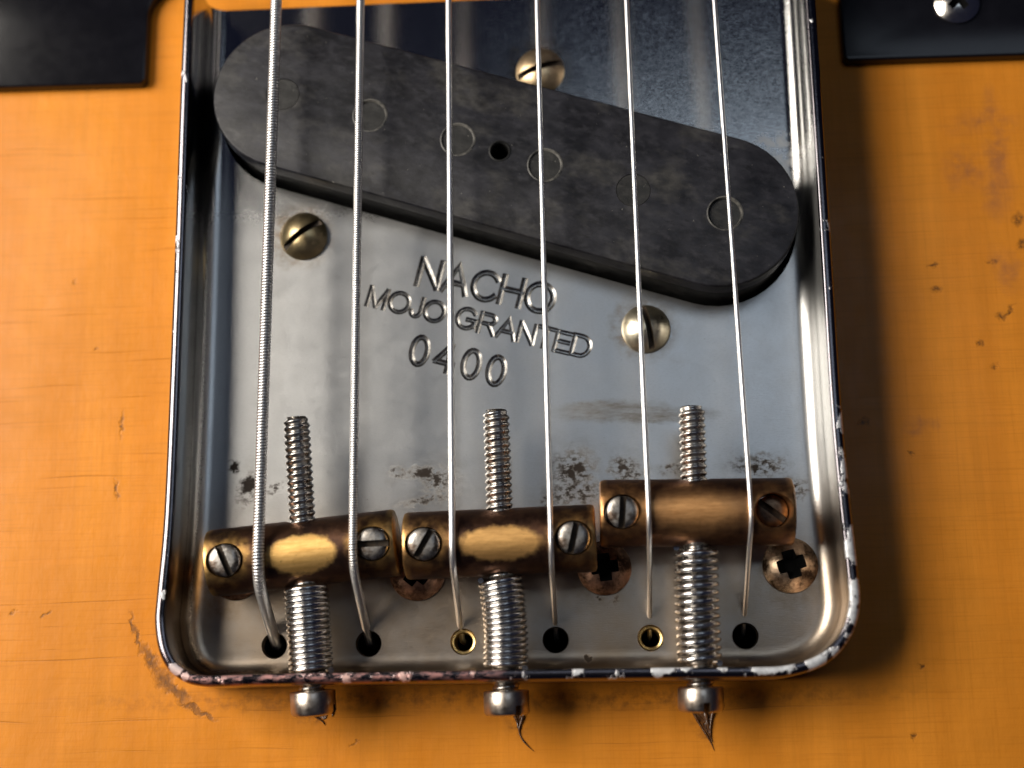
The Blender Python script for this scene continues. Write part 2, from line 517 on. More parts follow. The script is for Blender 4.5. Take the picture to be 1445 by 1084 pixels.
def fibre(name, base, light):
    m = Mat(name, .55)
    sm1 = m.noise(.22, 6, .66, m.map((1, 1.7, 1), rot=.3))
    sm2 = m.noise(.75, 6, .68, m.map((.8, 1.3, 1), rot=-.1))
    c = m.mix(m.ramp(sm1, .36, .68), base, light)
    c = m.mix(m.ramp(sm2, .50, .75, 0, .5), c, tuple(q * 1.9 for q in light))
    c = m.mix(m.ramp(m.noise(.8, 5, .7, m.map((.5, 1.5, 1), (9, 4, 0))), .60, .68, 0, .7), c, (.006, .006, .007))
    fle = m.ramp(m.noise(1.6, 4, .7), .70, .73)
    dust = m.ramp(m.noise(.13, 4, .65, m.map((1, 1.4, 1), (6, 2, 0))), .52, .70)
    c = m.mix(m.math('MULTIPLY', dust, m.ramp(sm2, .3, .7, .2, .9)), c, (.060, .057, .052))
    c = m.mix(m.math('MULTIPLY', fle, .6), c, (.26, .25, .22))
    m.set(color=c, rough=m.ramp(sm2, .3, .7, .34, .56), spec=.3)
    m.bump(sm2, .22, .12)
    m.bump(m.noise(3.5, 4, .6), .12, .06)
    return m.m
FIBRE = fibre('black_vulcanised_fibre', (.005, .005, .007), (.024, .024, .030))
COIL = fibre('black_coil_wrap', (.006, .006, .006), (.012, .012, .012))
POLE = fibre('dark_pole_piece', (.014, .014, .014), (.032, .031, .030))
m = Mat('pale_pole_rim', .5)
m.set(color=m.mix(m.ramp(m.noise(.9, 4, .6), .4, .6), (.11, .105, .095), (.018, .018, .018)))
RIMC = m.m

# ---- metals of the hardware
def metal(name, a, b, r0, r1, sc=.8, grime=None, gl=(.5, .7), bump=.1, bsc=3.0):
    m = Mat(name, .3, 1.)
    c = m.mix(m.ramp(m.noise(sc, 5, .62), .35, .65), a, b)
    if grime:
        c = m.mix(m.ramp(m.noise(sc * .8, 6, .68, m.map((1, 1, 1), (5, 2, 8))), gl[0], gl[1]), c, grime)
    m.set(color=c, rough=m.ramp(m.noise(sc * 1.7, 5, .6), .3, .7, r0, r1))
    m.bump(m.noise(bsc, 4, .65), bump, .08)
    return m.m
STEEL = metal('worn_steel', (.62, .60, .57), (.48, .45, .42), .20, .36, .7, (.20, .15, .11), (.54, .74))
SPRING = metal('spring_steel', (.70, .69, .68), (.58, .56, .54), .16, .28, .6, (.26, .20, .15), (.6, .8))
SCREWS = metal('grey_screw_steel', (.50, .485, .46), (.27, .245, .22), .30, .48, .9, (.09, .065, .05), (.46, .62), .4)
HEADS = metal('tarnished_screw_head', (.50, .44, .38), (.36, .30, .25), .26, .42, .6, (.17, .12, .08), (.52, .74), .15)
BRASS_OLD = metal('aged_brass_screw', (.50, .39, .21), (.34, .27, .16), .26, .42, .5, (.13, .10, .06), (.52, .74), .2)
BRASS_TAN = metal('tan_brass_screw', (.80, .60, .36), (.66, .48, .29), .3, .45, .5, (.30, .2, .1), (.55, .75), .15)
NICKEL_TAN = metal('gilt_nickel_screw', (.70, .64, .50), (.58, .51, .37), .26, .40, .45, (.26, .20, .12), (.56, .74), .15)
SUNK = metal('dark_sunk_screw', (.22, .15, .10), (.12, .08, .055), .35, .5, .9, (.04, .025, .018), (.5, .66), .3)
COPPER = metal('coppery_screw', (.44, .25, .16), (.26, .14, .09), .26, .44, .6, (.05, .028, .02), (.45, .60), .45)
CROSS_SC = metal('worn_cross_screw', (.56, .42, .29), (.30, .19, .12), .24, .42, .5, (.05, .032, .022), (.46, .60), .45)
STRINGM = metal('bright_string_steel', (.93, .92, .91), (.86, .85, .84), .36, .44, 1.2, None, bump=.015, bsc=2.)
CORE = metal('dark_string_core', (.10, .10, .10), (.06, .06, .06), .4, .5)
CHROME = metal('bright_guard_screw', (.80, .76, .70), (.70, .66, .60), .16, .26, .6)
FERR = metal('brass_ferrule', (.62, .46, .20), (.45, .33, .14), .28, .45, .8, (.15, .1, .05), (.5, .7))
m = Mat('dark_hole', .9, 0, (.004, .004, .004))
m.set(spec=.1)
DARK = m.m
m = Mat('slot_grime', .6, .4)
m.set(color=m.mix(m.ramp(m.noise(1.5, 4, .6), .35, .65), (.02, .013, .008), (.06, .04, .022)))
GRIME = m.m

def brass(name, oval, offs, patina, patina2, bare, bare2, soft, inner=.25):
    """brass barrel under a brown patina, rubbed bare at the screw holes and at the ends; the middle oval is part wear, part painted highlight"""
    m = Mat(name, .35, 1.)
    src = m.warp(.85, 1.7, 5)
    X = m.xyz(); W = m.xyz(src)
    big = m.noise(.35, 4, .6, m.map((1, 1, 1), offs))
    c = m.mix(m.ramp(big, .35, .65), patina, patina2)
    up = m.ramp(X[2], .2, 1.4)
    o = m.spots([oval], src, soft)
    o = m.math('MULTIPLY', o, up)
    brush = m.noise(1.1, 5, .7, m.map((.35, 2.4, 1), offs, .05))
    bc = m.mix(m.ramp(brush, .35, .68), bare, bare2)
    hl = m.spots([(-8.2, .1, 2.7, 2.7, 0), (8.2, .1, 2.7, 2.7, 0)], src, .25)
    hl = m.math('MULTIPLY', m.math('MULTIPLY', hl, up), m.ramp(m.noise(.7, 4, .6, m.map((1, 1, 1), offs)), .36, .56, .15, 1))
    ends = m.ramp(m.math('ABSOLUTE', X[0]), 9.7, 10.6, 0, 1)
    ends = m.math('MULTIPLY', ends, m.ramp(m.noise(.55, 4, .6, m.map((1, 1, 1), offs)), .34, .56, .15, 1))
    c = m.mix(m.math('MULTIPLY', hl, .9), c, bare2)
    c = m.mix(m.math('MULTIPLY', ends, .8), c, bare)
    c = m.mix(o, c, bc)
    c = m.mix(m.ramp(m.noise(2.4, 4, .7, m.map((1, 1, 1), offs)), .66, .72, 0, .6), c, (.07, .045, .025))
    rr = m.ramp(m.noise(1.3, 5, .6), .3, .7, .32, .48)
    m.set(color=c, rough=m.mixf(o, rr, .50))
    m.bump(brush, .16, .10)
    m.bump(m.noise(2.6, 5, .65), .14, .10)
    m.bump(o, -.25, .12)
    return m.m

# ------------------------------------------------------------------ guitar body
def superoval(a, b, n, cx, cy, k=96):
    out = []
    for i in range(k):
        t = 2 * PI * i / k
        c, s = math.cos(t), math.sin(t)
        out.append((cx + a * math.copysign(abs(c) ** (2 / n), c), cy + b * math.copysign(abs(s) ** (2 / n), s)))
    return out
V, F = bevel_prism(superoval(158, 200, 3.2, 0, 70), -45, -1.2, 4, 4)
bme = mesh('electric_guitar', V, F, WOOD, 35)
holes_x = [-26.97, -16.08, -5.2, 5.33, 16.09, 26.75]
PU_C, PU_A = (0.25, 56.85), math.atan2(-17.13, 52.18)
def capsule(L, R, n=20):
    return [(L + R * math.cos(-PI / 2 + PI * k / n), R * math.sin(-PI / 2 + PI * k / n)) for k in range(n + 1)] + \
           [(-L + R * math.cos(PI / 2 + PI * k / n), R * math.sin(PI / 2 + PI * k / n)) for k in range(n + 1)]
cuts = [xf(lathe([(0, -30), (1.55, -30), (1.55, 2), (0, 2)], 24), 0, (x, 0, 0)) for x in holes_x]
cuts.append(xf(prism(capsule(26.7, 10.6), -20, 3), PU_A, (*PU_C, 0)))
bme = cut(bme, cuts, DARK)
body = link('electric_guitar', bme)
tag(body, 'amber lacquered wooden guitar body with fine cracks, under the metal bridge', 'guitar body')
# slivers of lacquer torn up behind the screw heads
m = Mat('torn_brown_lacquer', .3)
m.set(color=m.mix(m.ramp(m.noise(1.6, 5, .65), .35, .65), (.16, .065, .018), (.05, .022, .009)), coat=.3)
m.bump(m.noise(2, 4, .7), .5, .2)
CHIP = m.m
def wisp(pts, r):
    """a torn thread of lacquer and dirt lying on the wood, drawn to a point"""
    P = np.array([at(x, y, -1.15) for x, y in pts])
    P[:, 2] += rng.uniform(0, .12, len(P))
    P = spline(P, 5)
    t = np.linspace(0, 1, len(P))
    V, F = tube(P, r * (1 - t) ** .8 * (.75 + .5 * rng.random(len(P))) + .012, 6)
    link('lacquer_wisp', mesh('lacquer_wisp', V, F, CHIP, 60), body)
for pts, r in (([(440, 1004), (446, 1012), (455, 1018), (459, 1024)], .16), ([(466, 1000), (470, 1006), (468, 1012)], .18),
               ([(722, 1003), (729, 1016), (732, 1028), (735, 1040), (743, 1051), (754, 1061)], .18), ([(740, 1000), (738, 1012), (733, 1026), (733, 1036)], .24),
               ([(978, 1004), (986, 1020), (996, 1036), (1003, 1048), (1008, 1060)], .18), ([(994, 1002), (998, 1018), (1001, 1034), (1005, 1048)], .30), ([(1008, 1000), (1004, 1014), (1002, 1030), (1004, 1044)], .22)):
    wisp(pts, r)

def flap(pts, h):
    """a torn flap of brown lacquer lying on the wood: outline in order, its middle lifted a little"""
    P = []
    for (x0, y0), (x1, y1) in zip(pts, pts[1:] + pts[:1]):
        for t in (0, .25, .5, .75):
            P.append(at(x0 + (x1 - x0) * t + rng.normal(0, 1.3), y0 + (y1 - y0) * t + rng.normal(0, 1.3), -1.2))
    P = np.array(P); n = len(P); c_ = P.mean(0)
    V = [(p[0], p[1], -1.25) for p in P] + [(*(c_ + (p - c_) * .75)[:2], -1.2 + h * rng.uniform(.4, 1)) for p in P] + [(*(c_ + (p - c_) * .35)[:2], -1.2 + h * rng.uniform(.3, 1)) for p in P] + [(c_[0], c_[1], -1.2 + h * .5)]
    F = [(r * n + i, r * n + (i + 1) % n, (r + 1) * n + (i + 1) % n, (r + 1) * n + i) for r in (0, 1) for i in range(n)] + [(2 * n + i, 2 * n + (i + 1) % n, 3 * n) for i in range(n)]
    link('lacquer_flap', mesh('lacquer_flap', V, F, CHIP, 30), body)
flap([(974, 1003), (988, 1000), (1010, 1003), (1006, 1022), (1006, 1048), (996, 1036), (986, 1020)], .22)
flap([(722, 1000), (742, 999), (739, 1014), (734, 1034), (728, 1018)], .18)
flap([(446, 1004), (466, 1004), (460, 1016), (452, 1014)], .15)

# ------------------------------------------------------------------ pickguard
yb = 70.3
gx0, gx1, gt, rr = -44.75, 42.4, 83.6, 4.0
poly = [(-120, yb + .9), (gx0 - .6, yb), (gx0, yb + .6)]
poly += [(gx0, gt - rr)] + [(gx0 + rr - rr * math.cos(a), gt - rr + rr * math.sin(a)) for a in np.linspace(.2, PI / 2, 6)]
poly += [(gx1 - rr + rr * math.sin(a), gt - rr + rr * math.cos(a)) for a in np.linspace(0, PI / 2 - .2, 6)] + [(gx1, gt - rr)]
poly += [(gx1, yb - .2), (gx1 + .6, yb - .8), (120, yb - 1.5), (128, yb + 20), (120, 150), (60, 175), (-80, 175), (-118, 150), (-126, 100)]
V, F = bevel_prism(poly, -1.19, .4, .35, 3)
gme = mesh('pickguard', V, F, GUARD, 30)
gp = at(1350, 4, .4)
gme = cut(gme, [xf(lathe([(0, -3), (2.3, -3), (2.3, 3), (0, 3)], 24), 0, (gp[0], gp[1], 0))], GUARD, 30)
guard = link('pickguard', gme)
tag(guard, 'black pickguard sheet on the wood at the upper edge, notched around the bridge', 'pickguard')

def slot_screw(name, px, py, z, r, dome, mat, ang, label, group, wid=.9, dep=1.0, cross=False, base=0., n=40, lean=(0, 0)):
    p = at(px, py, z)
    prof = [(0, -6), (r * .5, -6), (r * .6, -1.2), (r * .97, -.02), (r, 0), (r, .28)]
    R = (r * r + dome * dome) / (2 * dome)
    for k in range(1, 8):
        a = math.asin(min(1, r / R)) * (1 - k / 8)
        prof.append((R * math.sin(a), .28 + R * math.cos(a) - (R - dome)))
    prof.append((0, .28 + dome))
    V, F = lathe(prof, n)
    me = mesh(name, V, F, mat, 40)
    top = .28 + dome
    if cross:
        # tapered cross recess
        def wedge(an):
            L = r * .66
            h0, h1 = wid * .35, wid * .62
            V = [(-L * .35, -h0, top - dep), (L * .35, -h0, top - dep), (L * .35, h0, top - dep), (-L * .35, h0, top - dep),
                 (-L, -h1, top + .3), (L, -h1, top + .3), (L, h1, top + .3), (-L, h1, top + .3)]
            F = [(3, 2, 1, 0), (4, 5, 6, 7), (0, 1, 5, 4), (1, 2, 6, 5), (2, 3, 7, 6), (3, 0, 4, 7)]
            return xf((V, F), an)
        me = cut(me, [wedge(ang)], DARK)
        me = cut(me, [wedge(ang + PI / 2)], DARK)
    else:
        me = cut(me, [xf(box(0, 0, top - dep / 2 + .5, 4 * r, wid, dep + 1.0), ang)], GRIME)
    o = link(name, me, None, (p[0], p[1], base))
    o.rotation_euler = (lean[0], lean[1], 0)
    return tag(o, label, 'screw', group)
slot_screw('pickguard_screw', 1350, 4, .6, 2.75, 1.0, CHROME, .7, 'shiny domed screw in the black pickguard at the upper right', None, .85, 1.2, True, .42)

# ------------------------------------------------------------------ bridge plate: one bent sheet, walls on three sides
H = 8.6
rim = [(-37.85, 80), (-37.93, 60), (-37.92, 45), (-37.95, 30), (-38.1, 14), (-38.52, 5.5), (-38.62, 2.2), (-37.85, -1.2), (-36.2, -3.5), (-33.2, -4.7),
       (-27, -4.72), (-14, -4.75), (0, -4.78), (15, -4.86), (26, -5.0), (30.5, -4.85), (34.4, -3.6), (37.1, -1.0), (38.4, 2.4), (38.45, 6.5), (38.12, 14),
       (37.9, 24), (37.98, 40), (38.1, 60), (38.2, 80)]
path = spline(rim, 7)
T = np.gradient(path, axis=0); T /= np.linalg.norm(T, axis=1)[:, None]
T[0] = (0, -1); T[-1] = (0, 1)
INN = np.c_[-T[:, 1], T[:, 0]]
th, fr = 1.2, 2.1
prof = [(th + fr + .5, -1.2), (th + .9, -1.2), (1.0, -1.1), (.35, -.7), (.05, 0), (0, 1), (0, 4), (0, H - .75)]
prof += [(.62 - .62 * math.cos(a), H - .75 + .7 * math.sin(a)) for a in np.linspace(.35, PI / 2, 4)]
prof += [(th - .22, H - .05), (th - .06, H - .14), (th, H - .35), (th, fr + 2), (th, fr)]
prof += [(th + fr - fr * math.cos(a), fr - fr * math.sin(a)) for a in np.linspace(PI / 14, PI / 2, 7)]
prof += [(th + fr + .5, 0)]
V, F = [], []
np_, n = len(path), len(prof)
for i in range(np_):
    wob = 0.12 * math.sin(i * .13 + 1) + .06 * math.sin(i * .41)
    for d, z in prof:
        q = path[i] + INN[i] * d
        V.append((q[0], q[1], z + (wob * z / H if z > 0 else 0)))
for i in range(np_ - 1):
    for k in range(n - 1):
        F.append((i * n + k, i * n + k + 1, (i + 1) * n + k + 1, (i + 1) * n + k))
F.append(tuple(i * n + n - 1 for i in range(np_)))                # floor, upper face
F.append(tuple(i * n for i in range(np_ - 1, -1, -1)))            # floor, lower face
F.append(tuple(range(n - 1, -1, -1)) + tuple(range((np_ - 1) * n, np_ * n)))   # front edge
pme = mesh('bridge_plate', V, F, PLATE, 40)
bm = bmesh.new(); bm.from_mesh(pme); bmesh.ops.recalc_face_normals(bm, faces=bm.faces); bm.to_mesh(pme); bm.free()
cuts = [xf(lathe([(0, -3), (1.38, -3), (1.38, -.3), (1.62, .3), (1.62, 1), (0, 1)], 28), 0, (x, 0, 0)) for x in holes_x]
cuts.append(xf(prism(capsule(26.7, 9.75), -5, 3), PU_A, (*PU_C, 0)))
SCREW_PX = [(427, 331, .9, 3.0), (762, 97, .9, 3.0), (912, 462, .9, 2.95), (331, 810, .7, 3.0), (588, 808, .7, 3.2), (853, 801, .7, 3.1), (1116, 797, .7, 3.15)]
for a, b, z, r_ in SCREW_PX:
    p = at(a, b, z)
    cuts.append(xf(lathe([(0, -4), (r_ * .93, -4), (r_ * .93, 2), (0, 2)], 28), 0, (p[0], p[1], 0)))
pme = cut(pme, cuts, PLATE)

# stamped letters: strokes with a V section cut into the sheet
def arc(cx, cy, rx, ry, a0, a1, n=14):
    return [(cx + rx * math.cos(math.radians(a0 + (a1 - a0) * k / n)), cy + ry * math.sin(math.radians(a0 + (a1 - a0) * k / n))) for k in range(n + 1)]
GL = {'N': (.74, [[(.02, 0), (.02, 1)], [(.03, .98), (.71, .02)], [(.72, 0), (.72, 1)]]),
      'A': (.84, [[(0, 0), (.42, 1), (.84, 0)], [(.15, .34), (.69, .34)]]),
      'C': (.84, [arc(.46, .5, .44, .5, 38, 322, 20)]),
      'H': (.72, [[(.02, 0), (.02, 1)], [(.70, 0), (.70, 1)], [(.02, .53), (.70, .53)]]),
      'O': (.94, ['loop', arc(.47, .5, .45, .5, 90, 450, 26)[:-1]]),
      'M': (.84, [[(.02, 0), (.02, 1)], [(.03, .97), (.42, .03)], [(.43, .03), (.81, .97)], [(.82, 1), (.82, 0)]]),
      'J': (.50, [[(.46, 1)] + arc(.24, .27, .22, .27, 0, -180, 8)]),
      'G': (.92, [arc(.46, .5, .44, .5, 40, 335, 20), [(.50, .46), (.88, .46), (.88, .12)]]),
      'R': (.76, [[(.02, 0), (.02, 1)], [(.03, .99), (.40, .99)] + arc(.44, .745, .25, .245, 75, -75, 8) + [(.40, .50), (.05, .50)], [(.44, .47), (.74, 0)]]),
      'T': (.74, [[(0, 1), (.74, 1)], [(.37, .99), (.37, 0)]]),
      'E': (.66, [[(.02, 0), (.02, 1)], [(.04, .99), (.64, .99)], [(.04, .52), (.60, .52)], [(.04, .01), (.66, .01)]]),
      'D': (.80, ['loop', [(.02, 0), (.02, 1), (.36, 1)] + arc(.36, .5, .42, .5, 82, -82, 12) + [(.36, 0)]]),
      '0': (.58, ['loop', arc(.29, .5, .27, .5, 90, 450, 22)[:-1]]),
      '4': (.64, [[(.46, 0), (.46, .98)], [(.45, .99), (0, .31)], [(.0, .30), (.62, .30)]]), ' ': (.36, [])}
def groove(P, closed, wd, dp):
    P = np.array(P, float); n = len(P)
    if closed:
        if sum(P[i][0] * P[(i + 1) % n][1] - P[(i + 1) % n][0] * P[i][1] for i in range(n)) < 0:
            P = P[::-1]
        a = P - np.roll(P, 1, 0); b = np.roll(P, -1, 0) - P
    else:
        d = np.diff(P, axis=0)
        u0 = d[0] / np.linalg.norm(d[0]); u1 = d[-1] / np.linalg.norm(d[-1])
        P = P.copy(); P[0] -= u0 * wd * .35; P[-1] += u1 * wd * .35
        d = np.diff(P, axis=0)
        a = np.vstack([d[:1], d]); b = np.vstack([d, d[-1:]])
    a /= np.linalg.norm(a, axis=1)[:, None]; b /= np.linalg.norm(b, axis=1)[:, None]
    na = np.c_[-a[:, 1], a[:, 0]]; nb = np.c_[-b[:, 1], b[:, 0]]
    mt = na + nb
    mt /= np.maximum((mt * mt).sum(1)[:, None] / 2, .45)
    V, F = [], []
    up = .12
    hw = wd / 2 * (1 + up / dp) * .9
    sec = [(-hw, up), (-wd * .10, -dp), (wd * .10, -dp), (hw, up)]
    for p, q in zip(P, mt):
        for o, z in sec:
            V.append((p[0] + q[0] * o, p[1] + q[1] * o, z))
    L = len(P)
    for i in range(L if closed else L - 1):
        j = (i + 1) % L
        for k in range(4):
            F.append((i * 4 + k, i * 4 + (k + 1) % 4, j * 4 + (k + 1) % 4, j * 4 + k))
    if not closed:
        F.append((0, 1, 2, 3)); F.append((4 * L - 1, 4 * L - 2, 4 * L - 3, 4 * L - 4))
    return V, F
passes = [[], [], [], []]
def stamp(text, left, right, height, wd, dp, gap=.16, slant=0., wide=1.):
    p0 = at(*left, 0)[:2]; p1 = at(*right, 0)[:2]
    L = np.linalg.norm(p1 - p0); u = (p1 - p0) / L; v = np.array([-u[1], u[0]]) + u * slant
    tot = sum(GL[c][0] for c in text) + gap * (len(text) - 1)
    k = L / tot
    x = 0
    for c in text:
        wch, st = GL[c]
        closed = bool(st) and st[0] == 'loop'
        jit = rng.normal(0, .03, 2)
        for i, pl in enumerate(st[1:] if closed else st):
            Q = [p0 + u * (x + a) * k + v * b * height + jit for a, b in pl]
            passes[i].append(groove(Q, closed, wd, dp))
        x += wch + gap
stamp('NACHO', (587, 401), (776, 443), 3.4, .82, .21)
stamp('MOJO GRANTED', (517, 430), (829, 505), 2.4, .62, .16, .14)
stamp('0400', (577, 511), (707, 545), 3.35, .76, .20, .30, -.06)
for ps in passes:
    for one in ps:
        for trial in range(5):
            new = cut(pme, [one], GROOVE, 30)
            if len(new.vertices) >= len(pme.vertices):
                pme = new
                break
            one = ([np.array(v) + rng.normal(0, .012, 3) * (1, 1, .1) for v in one[0]], one[1])
plate = link('bridge_plate', pme)
tag(plate, 'worn metal bridge plate with three raised walls and stamped lettering', 'bridge')
for i in (2, 4):
    V, F = lathe([(1.0, -4), (1.34, -4), (1.34, -.35), (1.1, -.45), (1.0, -.7)], 28)
    F = F + [(k, 4 * 28 + k, 4 * 28 + (k + 1) % 28, (k + 1) % 28) for k in range(28)]
    link('string_ferrule', mesh('string_ferrule', V, F, FERR, 30), plate, (holes_x[i], 0, 0))

# ------------------------------------------------------------------ pickup
PT = 6.5
pk = empty('pickup', (*PU_C, 0), 'black slanted single coil pickup with dull round pole pieces', 'pickup')
pk.rotation_euler = (0, 0, PU_A)
V, F = bevel_prism(capsule(26.7, 9.3, 24), PT - 2.5, PT, .35, 3)
tme = mesh('bobbin_top', V, F, FIBRE, 30)
ca, sa = math.cos(-PU_A), math.sin(-PU_A)
pol = []
for x, y in ((-25.86, 65.23), (-15.26, 62.03), (-4.73, 58.52), (5.55, 54.88), (15.83, 51.35), (26.32, 48.1)):
    dx, dy = x - PU_C[0], y - PU_C[1]
    pol.append((dx * ca - dy * sa, dx * sa + dy * ca))
cyl = [xf(lathe([(0, PT - 1.6), (2.01, PT - 1.6), (2.01, PT - .06), (2.06, PT + .02), (2.06, PT + 1), (0, PT + 1)], 32), 0, (x, y, 0)) for x, y in pol]
cyl.append(lathe([(0, PT - 3.5), (1.22, PT - 3.5), (1.22, PT + 1), (0, PT + 1)], 28))
tme = cut(tme, cyl, FIBRE, 30)
link('bobbin_top', tme, pk)
V, F = bevel_prism(capsule(26.7, 8.95, 24), -12, PT - 2.45, .2, 2)
link('coil', cut(mesh('coil', V, F, COIL, 30), [lathe([(0, -5), (1.22, -5), (1.22, PT), (0, PT)], 24)], DARK, 30), pk)
dep = [.05, .28, .16, .16, .04, .32]
for i, (x, y) in enumerate(pol):
    z = PT - dep[i]
    V, F = lathe([(0, PT - 3), (1.99, PT - 3), (1.99, z - .04), (1.95, z), (0, z)], 32)
    o = link('pole_piece', mesh('pole_piece', V, F, POLE, 30), pk, (x, y, 0))
    ra = 2.08
    V, F = lathe([(1.80, z - .1), (2.0, z - .1), (2.13, PT + .03), (1.98, PT + .07), (1.80, z + .06)], 32)
    F = F + [(k, 4 * 32 + k, 4 * 32 + (k + 1) % 32, (k + 1) % 32) for k in range(32)]
    if i in (1, 2, 3, 5):
        link('rim', mesh('rim', V, F, RIMC, 30), o)
V, F = lathe([(1.0, PT - 2), (1.2, PT - 2), (1.34, PT + .04), (1.18, PT + .08), (1.02, PT - .1)], 28)
F = F + [(k, 4 * 28 + k, 4 * 28 + (k + 1) % 28, (k + 1) % 28) for k in range(28)]
link('eyelet', mesh('eyelet', V, F, COIL, 30), pk)

# pickup height screws and wood screws
G = 'slotted screws around the pickup'
slot_screw('pickup_screw', 427, 331, .9, 3.0, 1.6, BRASS_OLD, .60, 'aged brass slotted screw left of the stamped words, under the thick string', G, .75, 1.3, lean=(.06, -.1))
slot_screw('pickup_screw', 762, 97, .9, 3.0, 1.3, BRASS_TAN, .30, 'tan slotted screw above the pickup on the dark part of the plate', G, .75, 1.2)
slot_screw('pickup_screw', 912, 462, .9, 2.95, 1.7, NICKEL_TAN, 1.75, 'pale silvery slotted screw right of the stamped words, below the pickup', G, .70, 1.3, lean=(0, .12))
G = 'cross head screws along the rear of the plate'
slot_screw('mounting_screw', 331, 810, .7, 3.0, 1.2, COPPER, .3, 'dark coppery screw almost hidden under the leftmost saddle', G, 1.3, 1.4, True)
slot_screw('mounting_screw', 588, 808, .7, 3.2, 1.3, COPPER, .9, 'brown coppery screw half hidden below the gap of the left and middle saddles', G, 1.3, 1.4, True)
slot_screw('mounting_screw', 853, 801, .7, 3.1, 1.2, COPPER, .1, 'dark coppery cross head screw below the gap of the middle and right saddles', G, 1.3, 1.4, True)
slot_screw('mounting_screw', 1116, 797, .7, 3.15, 1.4, CROSS_SC, .25, 'fully visible worn cross head screw at the right rear of the plate', G, 1.4, 1.5, True)

# ------------------------------------------------------------------ saddles, grub screws, intonation screws, springs
RB = 3.75
def barrel(mat, L=21.3, r=RB):
    h = L / 2
    prof = [(0, -h), (r - .45, -h), (r - .12, -h + .12), (r, -h + .45), (r, -h + 2), (r, -3.5), (r, 3.5), (r, h - 2), (r, h - .45), (r - .12, h - .12), (r - .45, h), (0, h)]
    V, F = lathe(prof, 64, 'x')
    me = mesh('bridge_saddle', V, F, mat, 40)
    cyl = [xf(lathe([(0, -5), (1.9, -5), (1.9, 3.2), (2.12, 3.75), (2.12, 6), (0, 6)], 32), 0, (x, 0, 0)) for x in (-8.2, 8.2)]
    me = cut(me, cyl, mat, 40)
    return cut(me, [lathe([(0, -6), (1.72, -6), (1.72, 6), (0, 6)], 32, 'y')], mat, 40)

def grub(parent, x, top, ang, mat, bottom):
    r = 1.76
    V, F = lathe([(0, bottom), (r * .8, bottom), (r, bottom + .3), (r, top - .28), (r * .9, top - .1), (r * .6, top), (0, top + .03)], 36)
    me = cut(mesh('grub_screw', V, F, mat, 40), [xf(box(0, 0, top, 5, .72, 1.5), ang)], GRIME)
    return link('grub_screw', me, parent, (x, 0, 0))

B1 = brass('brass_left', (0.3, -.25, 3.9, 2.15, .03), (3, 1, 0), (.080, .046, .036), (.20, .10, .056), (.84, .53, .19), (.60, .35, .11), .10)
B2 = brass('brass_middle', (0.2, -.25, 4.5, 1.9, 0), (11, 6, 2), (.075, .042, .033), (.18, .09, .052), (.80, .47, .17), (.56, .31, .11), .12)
B3 = brass('brass_right', (-.2, -.05, 5.0, 2.2, 0), (21, 9, 5), (.085, .044, .031), (.19, .09, .05), (.78, .42, .17), (.54, .27, .10), .5)  # this oval's soft edge paints a highlight gradient into the brass colour
GS = 'brass barrel saddles in a row'
spec = [
    # two barrel-axis pixels at z, centre height, material, label, grub (top height, slot angle) left and right
    ((293, 796), (566, 765), 6.0, B1, 'brass barrel saddle at the left, tilted, with a bright golden rubbed patch', ((3.95, -1.25), (3.8, -.06)), SCREWS, SCREWS),
    ((567, 771), (846, 759), 6.1, B2, 'middle brass barrel saddle with an oval golden worn patch', ((3.95, 1.02), (3.75, 1.32)), SCREWS, SCREWS),
    ((846, 725), (1119, 722), 6.3, B3, 'brown right brass barrel saddle, set farther forward, one screw sunk deep', ((3.6, 1.5), (1.7, -.65)), SCREWS, SUNK)]
saddles = []
for (a, b, zc, mt, lab, gr, g0, g1) in spec:
    pa, pb = at(*a, zc), at(*b, zc)
    mid = (pa + pb) / 2
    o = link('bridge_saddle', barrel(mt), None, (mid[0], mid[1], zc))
    ang = math.atan2(pb[1] - pa[1], pb[0] - pa[0])
    o.rotation_euler = (math.radians(5), 0, ang)
    tag(o, lab, 'saddle', GS)
    for sx, (tz, sa_), gm in ((-1, gr[0], g0), (1, gr[1], g1)):
        grub(o, sx * 8.2, tz, sa_, gm, -zc + .12)
    saddles.append((mid, ang, zc))

def thread(L, r=1.52, pitch=.76, depth=.26, n=24):
    """rows follow the helix, so the crest is one unbroken edge"""
    shape = [(0, 0), (.10, 0), (.45, -depth), (.55, -depth), (.90, 0)]
    shape = [(0, 0), (.12, -.02), (.30, -depth * .55), (.5, -depth), (.70, -depth * .55), (.88, -.02)]
    per = len(shape)
    turns = int(L / pitch) + 2
    V, F = [], []
    for i in range(turns * per):
        for k in range(n):
            y = pitch * (i // per + shape[i % per][0] - 1 + k / n)
            y = min(max(y, 0), L)
            rr = r + shape[i % per][1]
            if L - y < .6:
                rr -= .35 * (1 - (L - y) / .6)
            a = 2 * PI * k / n
            V.append((rr * math.cos(a), y, -rr * math.sin(a)))
    R = turns * per
    for i in range(R - 1):
        for k in range(n):
            if k < n - 1:
                F.append((i * n + k, i * n + k + 1, (i + 1) * n + k + 1, (i + 1) * n + k))
            elif i + 1 + per < R:
                F.append((i * n + k, (i + per) * n, (i + 1 + per) * n, (i + 1) * n + k))
    F.append(tuple(range(R * n - n, R * n)))
    return V, F
GI = 'long screws through the rear wall'
GC = 'coil springs behind the saddles'
iss = [((442, 990), (418, 589), 'left long threaded screw with a notched head, leaning left', 1.35, 15, 8.2),
       ((715, 990), (700, 579), 'middle long threaded screw with its head above a torn lacquer crack', 0.6, 15.5, 7.0),
       ((989, 985), (976, 574), 'right long threaded screw reaching through the forward brown saddle', .2, 14.5, 7.2)]
